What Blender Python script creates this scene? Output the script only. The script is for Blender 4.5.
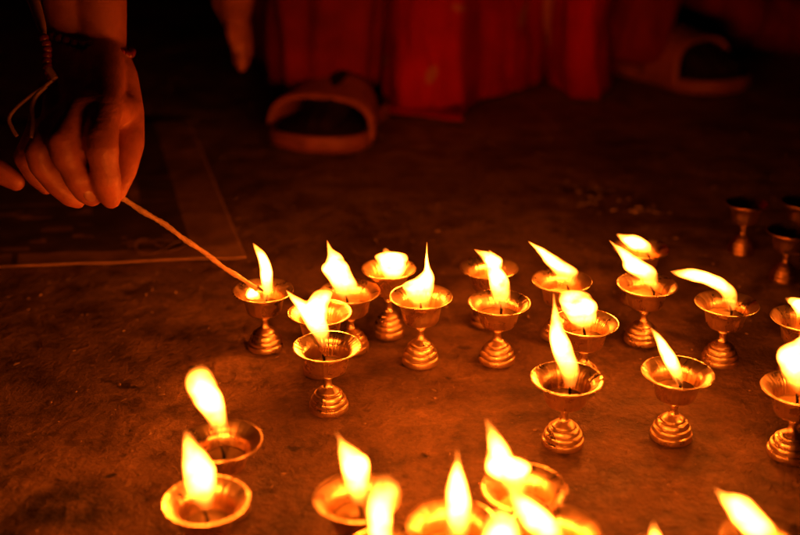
import bpy, bmesh, math, random
from mathutils import Vector, Matrix, noise

# ------------------------------------------------------------------ scene, camera, world, exposure
S = bpy.context.scene
for o in list(bpy.data.objects):
    bpy.data.objects.remove(o)
C = S.collection
R = math.radians
PI = math.pi

F = 1080.0                      # focal length in pixels of an 800 px wide picture
PITCH = math.atan(457.5 / F)
CAM_H = 0.458
cam_d = bpy.data.cameras.new('camera')
cam = bpy.data.objects.new('camera', cam_d)
C.objects.link(cam)
cam.location = (0, 0, CAM_H)
cam.rotation_euler = (PI / 2 - PITCH, 0, 0)
cam_d.sensor_width = 36
cam_d.lens = F / 800 * 36
cam_d.clip_start = 0.02
cam_d.clip_end = 200
cam_d.dof.use_dof = True
cam_d.dof.focus_distance = 0.90
cam_d.dof.aperture_fstop = 3.4
cam_d.dof.aperture_blades = 0
S.camera = cam

w = bpy.data.worlds.new('World')
S.world = w
w.use_nodes = True
wn = w.node_tree
bg = wn.nodes['Background']
sky = wn.nodes.new('ShaderNodeTexSky')
sky.sky_type = 'NISHITA'
sky.sun_disc = False
sky.sun_elevation = R(-8)       # night: the sun is below the horizon, nothing but a trace of sky
sky.sun_rotation = R(200)
wn.links.new(sky.outputs[0], bg.inputs[0])
bg.inputs[1].default_value = 0.002

vs = S.view_settings
vs.view_transform = 'Standard'
vs.look = 'None'
vs.gamma = 1
vs.use_curve_mapping = False
vs.exposure = 0.2
cy = S.cycles
cy.use_denoising = True
cy.max_bounces = 8
cy.diffuse_bounces = 4
cy.glossy_bounces = 5
cy.transparent_max_bounces = 48
cy.caustics_reflective = False
cy.caustics_refractive = False
cy.sample_clamp_indirect = 4.0
cy.blur_glossy = 0.3

FLAME_S = 215.0
FLAME_RGB = (1.0, 0.185, 0.014)

# ------------------------------------------------------------------ camera-plane helpers (used only to measure places)
cf = Vector((0, math.cos(PITCH), -math.sin(PITCH)))
cu = Vector((0, math.sin(PITCH), math.cos(PITCH)))
cr = Vector((1, 0, 0))
CP = Vector((0, 0, CAM_H))

def ray(px, py):
    return cf + cr * ((px - 400) / F) - cu * ((py - 267.5) / F)

def P(px, py, d):
    return CP + ray(px, py) * d

def at_h(px, py, h=0.0):
    r = ray(px, py)
    return CP + r * ((h - CAM_H) / r.z)

def at_y(px, py, Y):
    r = ray(px, py)
    return CP + r * (Y / r.y)

# ------------------------------------------------------------------ object helpers
def tag(o, label=None, cat=None, group=None, kind=None):
    if label: o['label'] = label
    if cat: o['category'] = cat
    if group: o['group'] = group
    if kind: o['kind'] = kind
    return o

def empty(name, loc, rot=(0, 0, 0)):
    o = bpy.data.objects.new(name, None)
    C.objects.link(o)
    o.location = loc
    o.rotation_euler = rot
    o.empty_display_size = 0.02
    return o

def link_mesh(name, me, mat, parent=None, smooth=True):
    o = bpy.data.objects.new(name, me)
    C.objects.link(o)
    if isinstance(mat, (list, tuple)):
        for m in mat: me.materials.append(m)
    elif mat: me.materials.append(mat)
    if smooth:
        me.polygons.foreach_set('use_smooth', [True] * len(me.polygons))
    if parent is not None:
        o.parent = parent
    return o

def from_bm(name, bm, mat, parent=None, smooth=True):
    me = bpy.data.meshes.new(name)
    bm.normal_update()
    bm.to_mesh(me)
    bm.free()
    return link_mesh(name, me, mat, parent, smooth)

def lathe(bm, prof, seg=56, M=None, flute=None):
    """prof: list of (r, z)."""
    rings = []
    for r, z in prof:
        if r < 1e-6:
            rings.append([bm.verts.new((0, 0, z))])
        else:
            ring = []
            for k in range(seg):
                a = 2 * PI * k / seg
                rr = r
                if flute:
                    rr = r + flute(r, z, a)
                ring.append(bm.verts.new((rr * math.cos(a), rr * math.sin(a), z)))
            rings.append(ring)
    vs_ = [v for rg in rings for v in rg]
    for a, b in zip(rings[:-1], rings[1:]):
        if len(a) == 1 and len(b) == 1: continue
        for k in range(seg):
            k2 = (k + 1) % seg
            if len(a) == 1:
                bm.faces.new((a[0], b[k2], b[k]))
            elif len(b) == 1:
                bm.faces.new((a[k], a[k2], b[0]))
            else:
                bm.faces.new((a[k], a[k2], b[k2], b[k]))
    if M is not None:
        bmesh.ops.transform(bm, matrix=M, verts=vs_)

def catmull(pts, n=6):
    out = []
    L = len(pts)
    for i in range(L - 1):
        p0 = pts[max(i - 1, 0)]; p1 = pts[i]; p2 = pts[i + 1]; p3 = pts[min(i + 2, L - 1)]
        for k in range(n):
            t = k / n
            out.append(tuple(0.5 * ((2 * b) + (-a + c) * t + (2 * a - 5 * b + 4 * c - d) * t * t + (-a + 3 * b - 3 * c + d) * t ** 3)
                             for a, b, c, d in zip(p0, p1, p2, p3)))
    out.append(tuple(pts[-1]))
    return out

def tube(bm, pts, seg=12, twist=0.0, ridge=0.0, nr=3, cap=True):
    """pts: list of (x,y,z,r)."""
    rings = []
    n = len(pts)
    prev_n = None
    acc = 0.0
    for i, p in enumerate(pts):
        v = Vector(p[:3])
        a = Vector(pts[max(i - 1, 0)][:3]); b = Vector(pts[min(i + 1, n - 1)][:3])
        t = (b - a).normalized()
        if prev_n is None:
            ref = Vector((0, 0, 1)) if abs(t.z) < 0.9 else Vector((1, 0, 0))
            nn = t.cross(ref).normalized()
        else:
            nn = (prev_n - t * prev_n.dot(t)).normalized()
            acc += (v - Vector(pts[i - 1][:3])).length * twist
        prev_n = nn
        bb = t.cross(nn)
        ring = []
        for k in range(seg):
            an = 2 * PI * k / seg
            r = p[3] * (1 + ridge * math.cos(nr * (an + acc)))
            ring.append(bm.verts.new(v + nn * (r * math.cos(an)) + bb * (r * math.sin(an))))
        rings.append(ring)
    for a, b in zip(rings[:-1], rings[1:]):
        for k in range(seg):
            k2 = (k + 1) % seg
            bm.faces.new((a[k], a[k2], b[k2], b[k]))
    if cap:
        bm.faces.new(list(reversed(rings[0])))
        bm.faces.new(rings[-1])
    return rings

def round_cone(bm, p0, r0, p1, r1, seg=20):
    """sphere-swept tapered segment, closed"""
    p0 = Vector(p0); p1 = Vector(p1)
    ax = p1 - p0
    L = ax.length
    if L < 1e-6:
        ax = Vector((0, 0, 1)); L = 1e-6
    q = Vector((0, 0, 1)).rotation_difference(ax.normalized()).to_matrix().to_4x4()
    prof = []
    s = max(-1, min(1, (r0 - r1) / L))
    th = math.asin(s)              # cone half angle
    a0 = -PI / 2
    for k in range(6):
        a = a0 + (th - a0) * k / 5
        prof.append((max(0, r0 * math.cos(a)), r0 * math.sin(a)))
    for k in range(6):
        a = th + (PI / 2 - th) * k / 5
        prof.append((max(0, r1 * math.cos(a)), L + r1 * math.sin(a)))
    prof[0] = (0, -r0); prof[-1] = (0, L + r1)
    lathe(bm, prof, seg, Matrix.Translation(p0) @ q)

def skin_from(name, segs, mat, parent, voxel=0.003, smooth_it=4, disp=None):
    """one continuous surface from a list of tapered segments"""
    bm = bmesh.new()
    for s in segs:
        round_cone(bm, *s)
    me = bpy.data.meshes.new('t')
    bm.to_mesh(me); bm.free()
    t = bpy.data.objects.new('t', me)
    C.objects.link(t)
    m = t.modifiers.new('r', 'REMESH'); m.mode = 'VOXEL'; m.voxel_size = voxel; m.use_smooth_shade = True
    m2 = t.modifiers.new('s', 'SMOOTH'); m2.factor = 0.5; m2.iterations = smooth_it
    dg = bpy.context.evaluated_depsgraph_get()
    dg.update()
    me2 = bpy.data.meshes.new_from_object(t.evaluated_get(dg))
    bpy.data.objects.remove(t)
    me2.name = name
    me2.materials.clear()
    if disp:
        for v in me2.vertices:
            v.co = disp(v.co)
    return link_mesh(name, me2, mat, parent)

# ------------------------------------------------------------------ materials
def new_mat(name):
    m = bpy.data.materials.new(name)
    m.use_nodes = True
    nt = m.node_tree
    return m, nt, nt.nodes['Principled BSDF']

def N(nt, t, **kw):
    n = nt.nodes.new(t)
    for k, v in kw.items():
        if k in n.inputs: n.inputs[k].default_value = v
        else: setattr(n, k, v)
    return n

def ramp(nt, stops, src=None):
    r = nt.nodes.new('ShaderNodeValToRGB')
    el = r.color_ramp.elements
    while len(el) < len(stops): el.new(0.5)
    for e, (p, c) in zip(el, stops):
        e.position = p
        e.color = (c, c, c, 1) if not isinstance(c, (tuple, list)) else (*c[:3], 1)
    if src is not None: nt.links.new(src, r.inputs[0])
    return r

def noise_n(nt, scale, detail=4, rough=0.5, coord=None, dist=0.0):
    n = nt.nodes.new('ShaderNodeTexNoise')
    n.inputs['Scale'].default_value = scale
    n.inputs['Detail'].default_value = detail
    n.inputs['Roughness'].default_value = rough
    n.inputs['Distortion'].default_value = dist
    if coord is not None: nt.links.new(coord, n.inputs['Vector'])
    return n

def mix_col(nt, fac, a, b, mode='MIX'):
    n = nt.nodes.new('ShaderNodeMix'); n.data_type = 'RGBA'; n.blend_type = mode
    for sock, v in ((n.inputs['Factor'], fac), (n.inputs[6], a), (n.inputs[7], b)):
        if hasattr(v, 'links'): nt.links.new(v, sock)
        elif isinstance(v, (tuple, list)): sock.default_value = (*v[:3], 1)
        else: sock.default_value = v
    return n.outputs[2]

def mth(nt, op, a, b=None, clamp=False):
    n = nt.nodes.new('ShaderNodeMath'); n.operation = op; n.use_clamp = clamp
    for i, v in ((0, a), (1, b)):
        if v is None: continue
        if hasattr(v, 'links'): nt.links.new(v, n.inputs[i])
        else: n.inputs[i].default_value = v
    return n.outputs[0]

def bump(nt, h, strength, dist, prev=None):
    b = nt.nodes.new('ShaderNodeBump')
    b.inputs['Strength'].default_value = strength
    b.inputs['Distance'].default_value = dist
    nt.links.new(h, b.inputs['Height'])
    if prev is not None: nt.links.new(prev, b.inputs['Normal'])
    return b.outputs[0]

# ground: hard trodden earth, worn and greasy
def mat_ground():
    m, nt, p = new_mat('trodden_earth')
    geo = nt.nodes.new('ShaderNodeNewGeometry')
    co = geo.outputs['Position']
    big = noise_n(nt, 5.0, 5, 0.6, co, 0.6)
    mid = noise_n(nt, 28.0, 6, 0.65, co, 0.0)
    fine = noise_n(nt, 150.0, 5, 0.75, co)
    mp = nt.nodes.new('ShaderNodeMapping')
    mp.inputs['Scale'].default_value = (1.0, 1.25, 1.0)
    mp.inputs['Rotation'].default_value = (0, 0, R(24))
    nt.links.new(co, mp.inputs[0])
    streak = noise_n(nt, 15.0, 6, 0.68, mp.outputs[0], 0.0)
    c1 = ramp(nt, [(0.30, (0.15, 0.078, 0.037)), (0.5, (0.29, 0.158, 0.075)), (0.72, (0.42, 0.24, 0.12))], big.outputs[0])
    c2 = ramp(nt, [(0.34, 0.28), (0.5, 0.95), (0.68, 1.35)], mid.outputs[0])
    col = mix_col(nt, 0.75, c1.outputs[0], c2.outputs[0], 'MULTIPLY')
    c3 = ramp(nt, [(0.36, 0.5), (0.47, 1.0), (0.7, 1.12)], streak.outputs[0])
    col = mix_col(nt, 0.7, col, c3.outputs[0], 'MULTIPLY')
    c4 = ramp(nt, [(0.34, 0.45), (0.55, 1.0), (0.70, 1.6)], fine.outputs[0])
    col = mix_col(nt, 0.5, col, c4.outputs[0], 'MULTIPLY')
    # small soot specks
    vo = N(nt, 'ShaderNodeTexVoronoi'); vo.inputs['Scale'].default_value = 34
    wob = mix_col(nt, 0.02, co, mid.outputs[1], 'ADD')
    nt.links.new(wob, vo.inputs['Vector'])
    sp = ramp(nt, [(0.06, 0.0), (0.17, 1.0)], vo.outputs['Distance'])
    gate = ramp(nt, [(0.50, 0.0), (0.62, 1.0)], noise_n(nt, 9.0, 2, 0.5, co).outputs[0])
    spk = mth(nt, 'MULTIPLY', mth(nt, 'SUBTRACT', 1.0, sp.outputs[0]), gate.outputs[0])
    col = mix_col(nt, spk, col, (0.03, 0.018, 0.012))
    # stains of known place
    def stain(px, py, rx, ry, rot, soft):
        nonlocal col
        g = at_h(px, py)
        mm = nt.nodes.new('ShaderNodeMapping'); mm.vector_type = 'TEXTURE'
        mm.inputs['Location'].default_value = g
        mm.inputs['Rotation'].default_value = (0, 0, rot)
        mm.inputs['Scale'].default_value = (rx, ry, 1)
        wv = mix_col(nt, 0.035, co, noise_n(nt, 40, 4, 0.6, co).outputs[1], 'ADD')
        nt.links.new(wv, mm.inputs[0])
        ln = nt.nodes.new('ShaderNodeVectorMath'); ln.operation = 'LENGTH'
        nt.links.new(mm.outputs[0], ln.inputs[0])
        rr = ramp(nt, [(0.35, soft), (0.9, 0.0)], ln.outputs['Value'])
        brk = ramp(nt, [(0.38, 0.5), (0.52, 1.0)], noise_n(nt, 55, 4, 0.6, co).outputs[0])
        f = mth(nt, 'MULTIPLY', rr.outputs[0], brk.outputs[0])
        col = mix_col(nt, f, col, (0.035, 0.02, 0.012))
    stain(98, 492, .055, .048, 0, .95)
    stain(148, 374, .032, .006, -.55, 1)
    stain(135, 460, .010, .004, .6, 1)
    stain(315, 435, .012, .005, -.2, .9)
    stain(10, 460, .03, .02, .2, .8)
    stain(480, 335, .012, .006, 0, .8)
    stain(40, 520, .02, .01, 0, .8)
    stain(600, 185, .06, .02, 0, .8)
    nt.links.new(col, p.inputs['Base Color'])
    rr = ramp(nt, [(0.3, 0.42), (0.7, 0.72)], mid.outputs[0])
    nt.links.new(rr.outputs[0], p.inputs['Roughness'])
    p.inputs['Specular IOR Level'].default_value = 0.35
    b = bump(nt, streak.outputs[0], 0.55, 0.006)
    b = bump(nt, mid.outputs[0], 0.9, 0.009, b)
    b = bump(nt, fine.outputs[0], 0.9, 0.0032, b)
    nt.links.new(b, p.inputs['Normal'])
    return m

def mat_brass(name='worn_brass', base=(0.82, 0.58, 0.33), rough=0.25, dirt=0.3, beaten=0.42):
    m, nt, p = new_mat(name)
    tc = nt.nodes.new('ShaderNodeTexCoord')
    oi = nt.nodes.new('ShaderNodeObjectInfo')
    add = nt.nodes.new('ShaderNodeVectorMath'); add.operation = 'ADD'
    nt.links.new(tc.outputs['Object'], add.inputs[0])
    nt.links.new(oi.outputs['Random'], add.inputs[1])
    n1 = noise_n(nt, 60, 5, 0.6, add.outputs[0], 0.5)
    n2 = noise_n(nt, 260, 3, 0.6, add.outputs[0])
    mp = nt.nodes.new('ShaderNodeMapping'); mp.inputs['Scale'].default_value = (40, 40, 900)
    nt.links.new(add.outputs[0], mp.inputs[0])
    turn = noise_n(nt, 1.0, 2, 0.5, mp.outputs[0])
    c = ramp(nt, [(0.30, tuple(x * (1 - dirt) for x in base)), (0.5, base), (0.8, tuple(min(1, x * 1.1) for x in base))], n1.outputs[0])
    nt.links.new(c.outputs[0], p.inputs['Base Color'])
    p.inputs['Metallic'].default_value = 1.0
    r = ramp(nt, [(0.3, rough + 0.2), (0.6, rough)], n1.outputs[0])
    nt.links.new(r.outputs[0], p.inputs['Roughness'])
    sx = nt.nodes.new('ShaderNodeSeparateXYZ'); nt.links.new(tc.outputs['Object'], sx.inputs[0])
    ang = mth(nt, 'ARCTAN2', sx.outputs[1], sx.outputs[0])
    cb = nt.nodes.new('ShaderNodeCombineXYZ')
    nt.links.new(mth(nt, 'MULTIPLY', ang, 6.5), cb.inputs[0])
    nt.links.new(mth(nt, 'MULTIPLY', sx.outputs[2], 5.0), cb.inputs[1])
    nt.links.new(mth(nt, 'MULTIPLY', oi.outputs['Random'], 30.0), cb.inputs[2])
    beat = noise_n(nt, 1.0, 2, 0.5, cb.outputs[0])
    b = bump(nt, beat.outputs[0], beaten, 0.0022)
    b = bump(nt, turn.outputs[0], 0.05, 0.0003, b)
    b = bump(nt, n2.outputs[0], 0.05, 0.0003, b)
    nt.links.new(b, p.inputs['Normal'])
    return m

def mat_flame():
    m = bpy.data.materials.new('flame_fire')
    m.use_nodes = True
    nt = m.node_tree
    nt.nodes.clear()
    out = nt.nodes.new('ShaderNodeOutputMaterial')
    tr = nt.nodes.new('ShaderNodeBsdfTransparent')
    em = nt.nodes.new('ShaderNodeEmission')
    ad = nt.nodes.new('ShaderNodeAddShader')
    geo = nt.nodes.new('ShaderNodeNewGeometry')
    dot = nt.nodes.new('ShaderNodeVectorMath'); dot.operation = 'DOT_PRODUCT'
    nt.links.new(geo.outputs['Incoming'], dot.inputs[0])
    nt.links.new(geo.outputs['Normal'], dot.inputs[1])
    # glowing gas: brightness follows the length of gas looked through (half a chord for each wall)
    chord = mth(nt, 'POWER', mth(nt, 'ABSOLUTE', dot.outputs['Value']), 4.0)
    at = nt.nodes.new('ShaderNodeAttribute'); at.attribute_name = 'rise'
    prof = ramp(nt, [(0.0, 0.004), (0.12, 0.016), (0.27, 0.16), (0.44, 1.0), (0.70, 0.5), (0.86, 0.05), (1.0, 0.003)], at.outputs['Fac'])
    nz = noise_n(nt, 75, 3, 0.5, geo.outputs['Position'])
    flick = ramp(nt, [(0.32, 0.15), (0.62, 1.0)], nz.outputs[0])
    st = mth(nt, 'MULTIPLY', mth(nt, 'MULTIPLY', chord, prof.outputs[0]), flick.outputs[0])
    st = mth(nt, 'MULTIPLY', st, FLAME_S)
    nt.links.new(st, em.inputs['Strength'])
    em.inputs['Color'].default_value = (*FLAME_RGB, 1)
    nt.links.new(tr.outputs[0], ad.inputs[0])
    nt.links.new(em.outputs[0], ad.inputs[1])
    nt.links.new(ad.outputs[0], out.inputs['Surface'])
    m.cycles.emission_sampling = 'FRONT_BACK'
    return m

def mat_simple(name, col, rough=0.6, metal=0.0, var=0.25, scale=40, bstr=0.3, bdist=0.001, sss=0.0, coat=0.0, spec=0.5, emit=None):
    m, nt, p = new_mat(name)
    tc = nt.nodes.new('ShaderNodeTexCoord')
    n = noise_n(nt, scale, 5, 0.6, tc.outputs['Object'])
    c = ramp(nt, [(0.3, tuple(x * (1 - var) for x in col)), (0.7, tuple(min(1, x * (1 + var)) for x in col))], n.outputs[0])
    nt.links.new(c.outputs[0], p.inputs['Base Color'])
    p.inputs['Roughness'].default_value = rough
    p.inputs['Metallic'].default_value = metal
    p.inputs['Specular IOR Level'].default_value = spec
    p.inputs['Coat Weight'].default_value = coat
    if sss:
        p.inputs['Subsurface Weight'].default_value = sss
        p.inputs['Subsurface Radius'].default_value = (0.009, 0.003, 0.0015)
        p.inputs['Subsurface Scale'].default_value = 0.6
    if bstr:
        nt.links.new(bump(nt, n.outputs[0], bstr, bdist), p.inputs['Normal'])
    if emit:
        p.inputs['Emission Color'].default_value = (*emit[0], 1)
        p.inputs['Emission Strength'].default_value = emit[1]
    return m

def mat_skin():
    m, nt, p = new_mat('skin')
    geo = nt.nodes.new('ShaderNodeNewGeometry')
    co = geo.outputs['Position']
    n = noise_n(nt, 45, 4, 0.6, co)
    c = ramp(nt, [(0.3, (0.28, 0.075, 0.035)), (0.7, (0.44, 0.13, 0.06))], n.outputs[0])
    nt.links.new(c.outputs[0], p.inputs['Base Color'])
    p.inputs['Roughness'].default_value = 0.5
    p.inputs['Subsurface Weight'].default_value = 0.15
    p.inputs['Subsurface Radius'].default_value = (0.009, 0.003, 0.0015)
    p.inputs['Subsurface Scale'].default_value = 0.5
    vo = N(nt, 'ShaderNodeTexVoronoi'); vo.inputs['Scale'].default_value = 420
    nt.links.new(co, vo.inputs['Vector'])
    mp = nt.nodes.new('ShaderNodeMapping'); mp.inputs['Scale'].default_value = (60, 60, 330)
    nt.links.new(co, mp.inputs[0])
    cre = noise_n(nt, 1.0, 4, 0.6, mp.outputs[0], 0.5)
    b = bump(nt, vo.outputs['Distance'], 0.22, 0.0006)
    b = bump(nt, cre.outputs[0], 0.45, 0.0012, b)
    nt.links.new(b, p.inputs['Normal'])
    return m

def mat_cloth(name, col, var=0.3, weave=900, rough=0.85, spots=None, sheen=0.0):
    m, nt, p = new_mat(name)
    geo = nt.nodes.new('ShaderNodeNewGeometry')
    co = geo.outputs['Position']
    n = noise_n(nt, 14, 5, 0.6, co)
    c = ramp(nt, [(0.3, tuple(x * (1 - var) for x in col)), (0.7, tuple(min(1, x * (1 + var)) for x in col))], n.outputs[0])
    out = c.outputs[0]
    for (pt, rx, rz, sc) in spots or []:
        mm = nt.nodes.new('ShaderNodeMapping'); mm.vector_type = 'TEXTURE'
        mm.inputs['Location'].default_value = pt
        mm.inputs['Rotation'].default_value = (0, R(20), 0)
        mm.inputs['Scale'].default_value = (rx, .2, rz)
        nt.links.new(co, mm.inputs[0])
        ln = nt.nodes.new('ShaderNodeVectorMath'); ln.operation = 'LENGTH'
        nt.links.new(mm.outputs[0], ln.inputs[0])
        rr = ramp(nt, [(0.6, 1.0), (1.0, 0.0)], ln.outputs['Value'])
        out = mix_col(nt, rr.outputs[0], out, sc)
    nt.links.new(out, p.inputs['Base Color'])
    p.inputs['Roughness'].default_value = rough
    p.inputs['Sheen Weight'].default_value = sheen
    p.inputs['Specular IOR Level'].default_value = 0.08
    w_ = noise_n(nt, weave, 2, 0.5, co)
    b = bump(nt, w_.outputs[0], 0.3, 0.0005)
    b = bump(nt, noise_n(nt, 30, 3, 0.5, co, 1.0).outputs[0], 0.4, 0.004, b)
    nt.links.new(b, p.inputs['Normal'])
    return m

M_GROUND = mat_ground()
M_BRASS = mat_brass()
M_BRASS_FOOT = mat_brass('turned_brass', rough=0.27, beaten=0.2)
M_DARK = mat_brass('dark_brass', (0.50, 0.28, 0.12), 0.30, 0.7)  # darker, more mottled brass for the lamps without a flame
M_FLAME = mat_flame()
M_GHEE = mat_simple('melted_butter', (0.62, 0.38, 0.13), 0.12, var=0.15, scale=70, bstr=0.15, bdist=0.0006, sss=0.0, coat=0.6)
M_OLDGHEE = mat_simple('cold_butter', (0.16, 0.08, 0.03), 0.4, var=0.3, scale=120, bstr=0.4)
M_WICK = mat_simple('charred_wick', (0.02, 0.014, 0.01), 0.9, var=0.4, scale=400)
M_TAPER = mat_simple('twisted_wick', (0.36, 0.21, 0.11), 0.85, var=0.35, scale=130, bstr=0.6, bdist=0.0008)
M_SKIN = mat_skin()
M_NAIL = mat_simple('nail', (0.36, 0.15, 0.085), 0.35, var=0.08, scale=120, bstr=0.05)
M_HAIR = mat_simple('black_hair', (0.012, 0.010, 0.009), 0.5, var=0.4, scale=300)
M_BEAD = mat_simple('red_bead', (0.14, 0.010, 0.008), 0.4, var=0.2, scale=300, bstr=0.1)
M_GOLD = mat_simple('gold_thread', (0.20, 0.10, 0.035), 0.5, var=0.25, scale=500)
M_RUBBER = mat_simple('red_brown_rubber', (0.27, 0.06, 0.035), 0.65, var=0.2, scale=60, bstr=0.3)
M_SOCK = mat_cloth('dark_sock', (0.014, 0.005, 0.0035))
M_SOCK2 = mat_cloth('maroon_sock', (0.26, 0.035, 0.025))
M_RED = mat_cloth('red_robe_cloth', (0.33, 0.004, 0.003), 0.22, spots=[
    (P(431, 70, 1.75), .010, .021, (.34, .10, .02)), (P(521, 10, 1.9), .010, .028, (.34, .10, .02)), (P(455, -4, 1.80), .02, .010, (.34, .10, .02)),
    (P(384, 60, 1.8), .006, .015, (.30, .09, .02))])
M_MAROON = mat_cloth('maroon_cloth', (0.15, 0.006, 0.005))
M_MAROON2 = mat_cloth('dull_red_cloth', (0.16, 0.008, 0.006))
M_BROWN = mat_cloth('dark_brown_cloth', (0.06, 0.011, 0.008))
M_PALE = mat_cloth('tan_cloth', (0.55, 0.28, 0.12))

# ------------------------------------------------------------------ the ground
def build_ground():
    bm = bmesh.new()
    def hgt(x, y):
        v = Vector((x, y, 0))
        return 0.0022 * noise.noise(v * 7) + 0.0011 * noise.noise(v * 22 + Vector((5, 3, 1))) + 0.0005 * noise.noise(v * 60)
    nx, ny = 340, 330
    x0, x1, y0, y1 = -1.5, 1.5, 0.2, 3.2
    grid = []
    for j in range(ny + 1):
        row = []
        for i in range(nx + 1):
            x = x0 + (x1 - x0) * i / nx; y = y0 + (y1 - y0) * j / ny
            e = min(1, min(i, nx - i, j, ny - j) / 12)
            row.append(bm.verts.new((x, y, (hgt(x, y) - 0.0015) * e)))
        grid.append(row)
    for j in range(ny):
        for i in range(nx):
            bm.faces.new((grid[j][i], grid[j][i + 1], grid[j + 1][i + 1], grid[j + 1][i]))
    # frame of large faces out to the horizon, welded to the border
    B = 60
    border = [grid[0][i] for i in range(nx + 1)] + [grid[j][nx] for j in range(1, ny + 1)] + \
             [grid[ny][i] for i in range(nx - 1, -1, -1)] + [grid[j][0] for j in range(ny - 1, 0, -1)]
    outer = []
    cx, cy_ = (x0 + x1) / 2, (y0 + y1) / 2
    for v in border:
        d = Vector((v.co.x - cx, v.co.y - cy_, 0))
        k = B / max(abs(d.x), abs(d.y))
        outer.append(bm.verts.new((cx + d.x * k, cy_ + d.y * k, 0)))
    n = len(border)
    for i in range(n):
        j = (i + 1) % n
        bm.faces.new((border[i], outer[i], outer[j], border[j]))
    o = from_bm('ground', bm, M_GROUND)
    o['kind'] = 'structure'
    return o
build_ground()

# loose grit and crumbs of straw, too many to count
def build_grit():
    rnd = random.Random(5)
    bm = bmesh.new()
    t_ = bmesh.new(); bmesh.ops.create_icosphere(t_, subdivisions=1, radius=1)
    t_.verts.ensure_lookup_table(); t_.verts.index_update()
    iv = [v.co.copy() for v in t_.verts]; ifc = [[v.index for v in f.verts] for f in t_.faces]; t_.free()
    def chip(x, y, s, el=1.0):
        M = Matrix.Translation((x, y, s * 0.25)) @ Matrix.Rotation(rnd.uniform(0, 6.3), 4, 'Z') @ Matrix.Diagonal((el, 1, 0.6, 1))
        nv = [bm.verts.new(M @ (v * s) + Vector([rnd.uniform(-.25, .25) * s for _ in range(3)])) for v in iv]
        for f in ifc:
            bm.faces.new([nv[q] for q in f])
    for _ in range(4200):
        x = rnd.uniform(-1.0, 1.0); y = rnd.uniform(.45, 2.3)
        chip(x, y, rnd.choice((.0004, .0005, .0006, .0008, .0010, .0014)), rnd.choice((1, 1, 1.5, 2.5)))
    for _ in range(34):
        g = at_h(rnd.gauss(590, 22), rnd.gauss(192, 8))
        chip(g.x, g.y, rnd.uniform(.0010, .0024), rnd.uniform(1, 3.5))
    for _ in range(9):
        g = at_h(rnd.gauss(646, 10), rnd.gauss(209, 3))
        chip(g.x, g.y, rnd.uniform(.0015, .003), rnd.uniform(1, 4))
    o = from_bm('grit', bm, mat_simple('grit', (0.36, 0.22, 0.12), 0.7, var=0.7, scale=90), smooth=False)
    tag(o, 'fine grit and crumbs scattered over the earth', 'grit', kind='stuff')
build_grit()

# ------------------------------------------------------------------ the butter lamps
LH = 0.056
RIM = 0.0275
def prof_cup():
    outer = [(0.0, .0330), (.0040, .0330), (.0052, .0337), (.0120, .0343), (.0146, .0350), (.0158, .0368), (.0166, .0400), (.0174, .0440), (.0182, .0472),
             (.0196, .0500), (.0222, .0523), (.0252, .0539), (.0272, .0549), (.0278, .0556), (.0275, .0563), (.0265, .0561)]
    inner = [(.0246, .0548), (.0216, .0531), (.0188, .0506), (.0174, .0475), (.0166, .0440), (.0158, .0405), (.0148, .0378), (.0110, .0362), (0, .0358)]
    return outer + inner
def prof_stem():
    return [(.0064, .0186), (.0046, .0200), (.0034, .0220), (.0029, .0245), (.0030, .0268), (.0040, .0278), (.0046, .0288), (.0040, .0297), (.0032, .0305), (.0036, .0316), (.0052, .0326), (.0064, .0333), (.0, .0336)]
def prof_base():
    p = [(0, .0004), (.0168, .0002), (.0173, .0006), (.0174, .0012), (.0172, .0050), (.0168, .0055), (.0152, .0056), (.0152, .0061), (.0160, .0062), (.0161, .0066), (.0154, .0100), (.0150, .0104),
         (.0130, .0105), (.0130, .0110), (.0137, .0111), (.0137, .0115), (.0124, .0146), (.0119, .0150), (.0099, .0151), (.0099, .0156), (.0102, .0157), (.0096, .0170), (.0078, .0183), (.0060, .0194), (.0046, .0204), (0, .0206)]
    p = [(r * .95, z) for r, z in p]
    return p

_b = bmesh.new(); lathe(_b, prof_cup(), 72); ME_CUP = bpy.data.meshes.new('cup'); _b.normal_update(); _b.to_mesh(ME_CUP); _b.free()
_b = bmesh.new(); lathe(_b, prof_stem(), 32); ME_STEM = bpy.data.meshes.new('stem'); _b.to_mesh(ME_STEM); _b.free()
_b = bmesh.new(); lathe(_b, prof_base(), 56); ME_BASE = bpy.data.meshes.new('base'); _b.to_mesh(ME_BASE); _b.free()
def ghee_mesh(level):
    bm = bmesh.new()
    r = .0151 + (level - .039) * .28
    lathe(bm, [(0, level - .004), (r - .0012, level - .004), (r + .0000, level + .0006), (r - .0015, level), (r * .6, level - .0002), (.004, level), (.0014, level + .0008), (0, level + .0009)], 40)
    me = bpy.data.meshes.new('butter'); bm.to_mesh(me); bm.free()
    return me
for me in (ME_CUP, ME_STEM, ME_BASE):
    me.polygons.foreach_set('use_smooth', [True] * len(me.polygons))
ME_GHEE = {}
for lv in (.0385, .0410, .0435):
    g = ghee_mesh(lv); g.polygons.foreach_set('use_smooth', [True] * len(g.polygons)); ME_GHEE[lv] = g
for g in ME_GHEE.values(): g.materials.append(M_GHEE)
ME_CUP.materials.append(M_BRASS); ME_STEM.materials.append(M_BRASS_FOOT); ME_BASE.materials.append(M_BRASS_FOOT)
ME_OLD = ghee_mesh(.0385); ME_OLD.materials.append(M_OLDGHEE)
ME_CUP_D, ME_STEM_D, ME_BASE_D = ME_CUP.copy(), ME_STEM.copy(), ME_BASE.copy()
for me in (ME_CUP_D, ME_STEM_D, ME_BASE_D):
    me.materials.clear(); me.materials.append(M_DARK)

def child(name, me, parent):
    o = bpy.data.objects.new(name, me); C.objects.link(o); o.parent = parent
    return o

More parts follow.
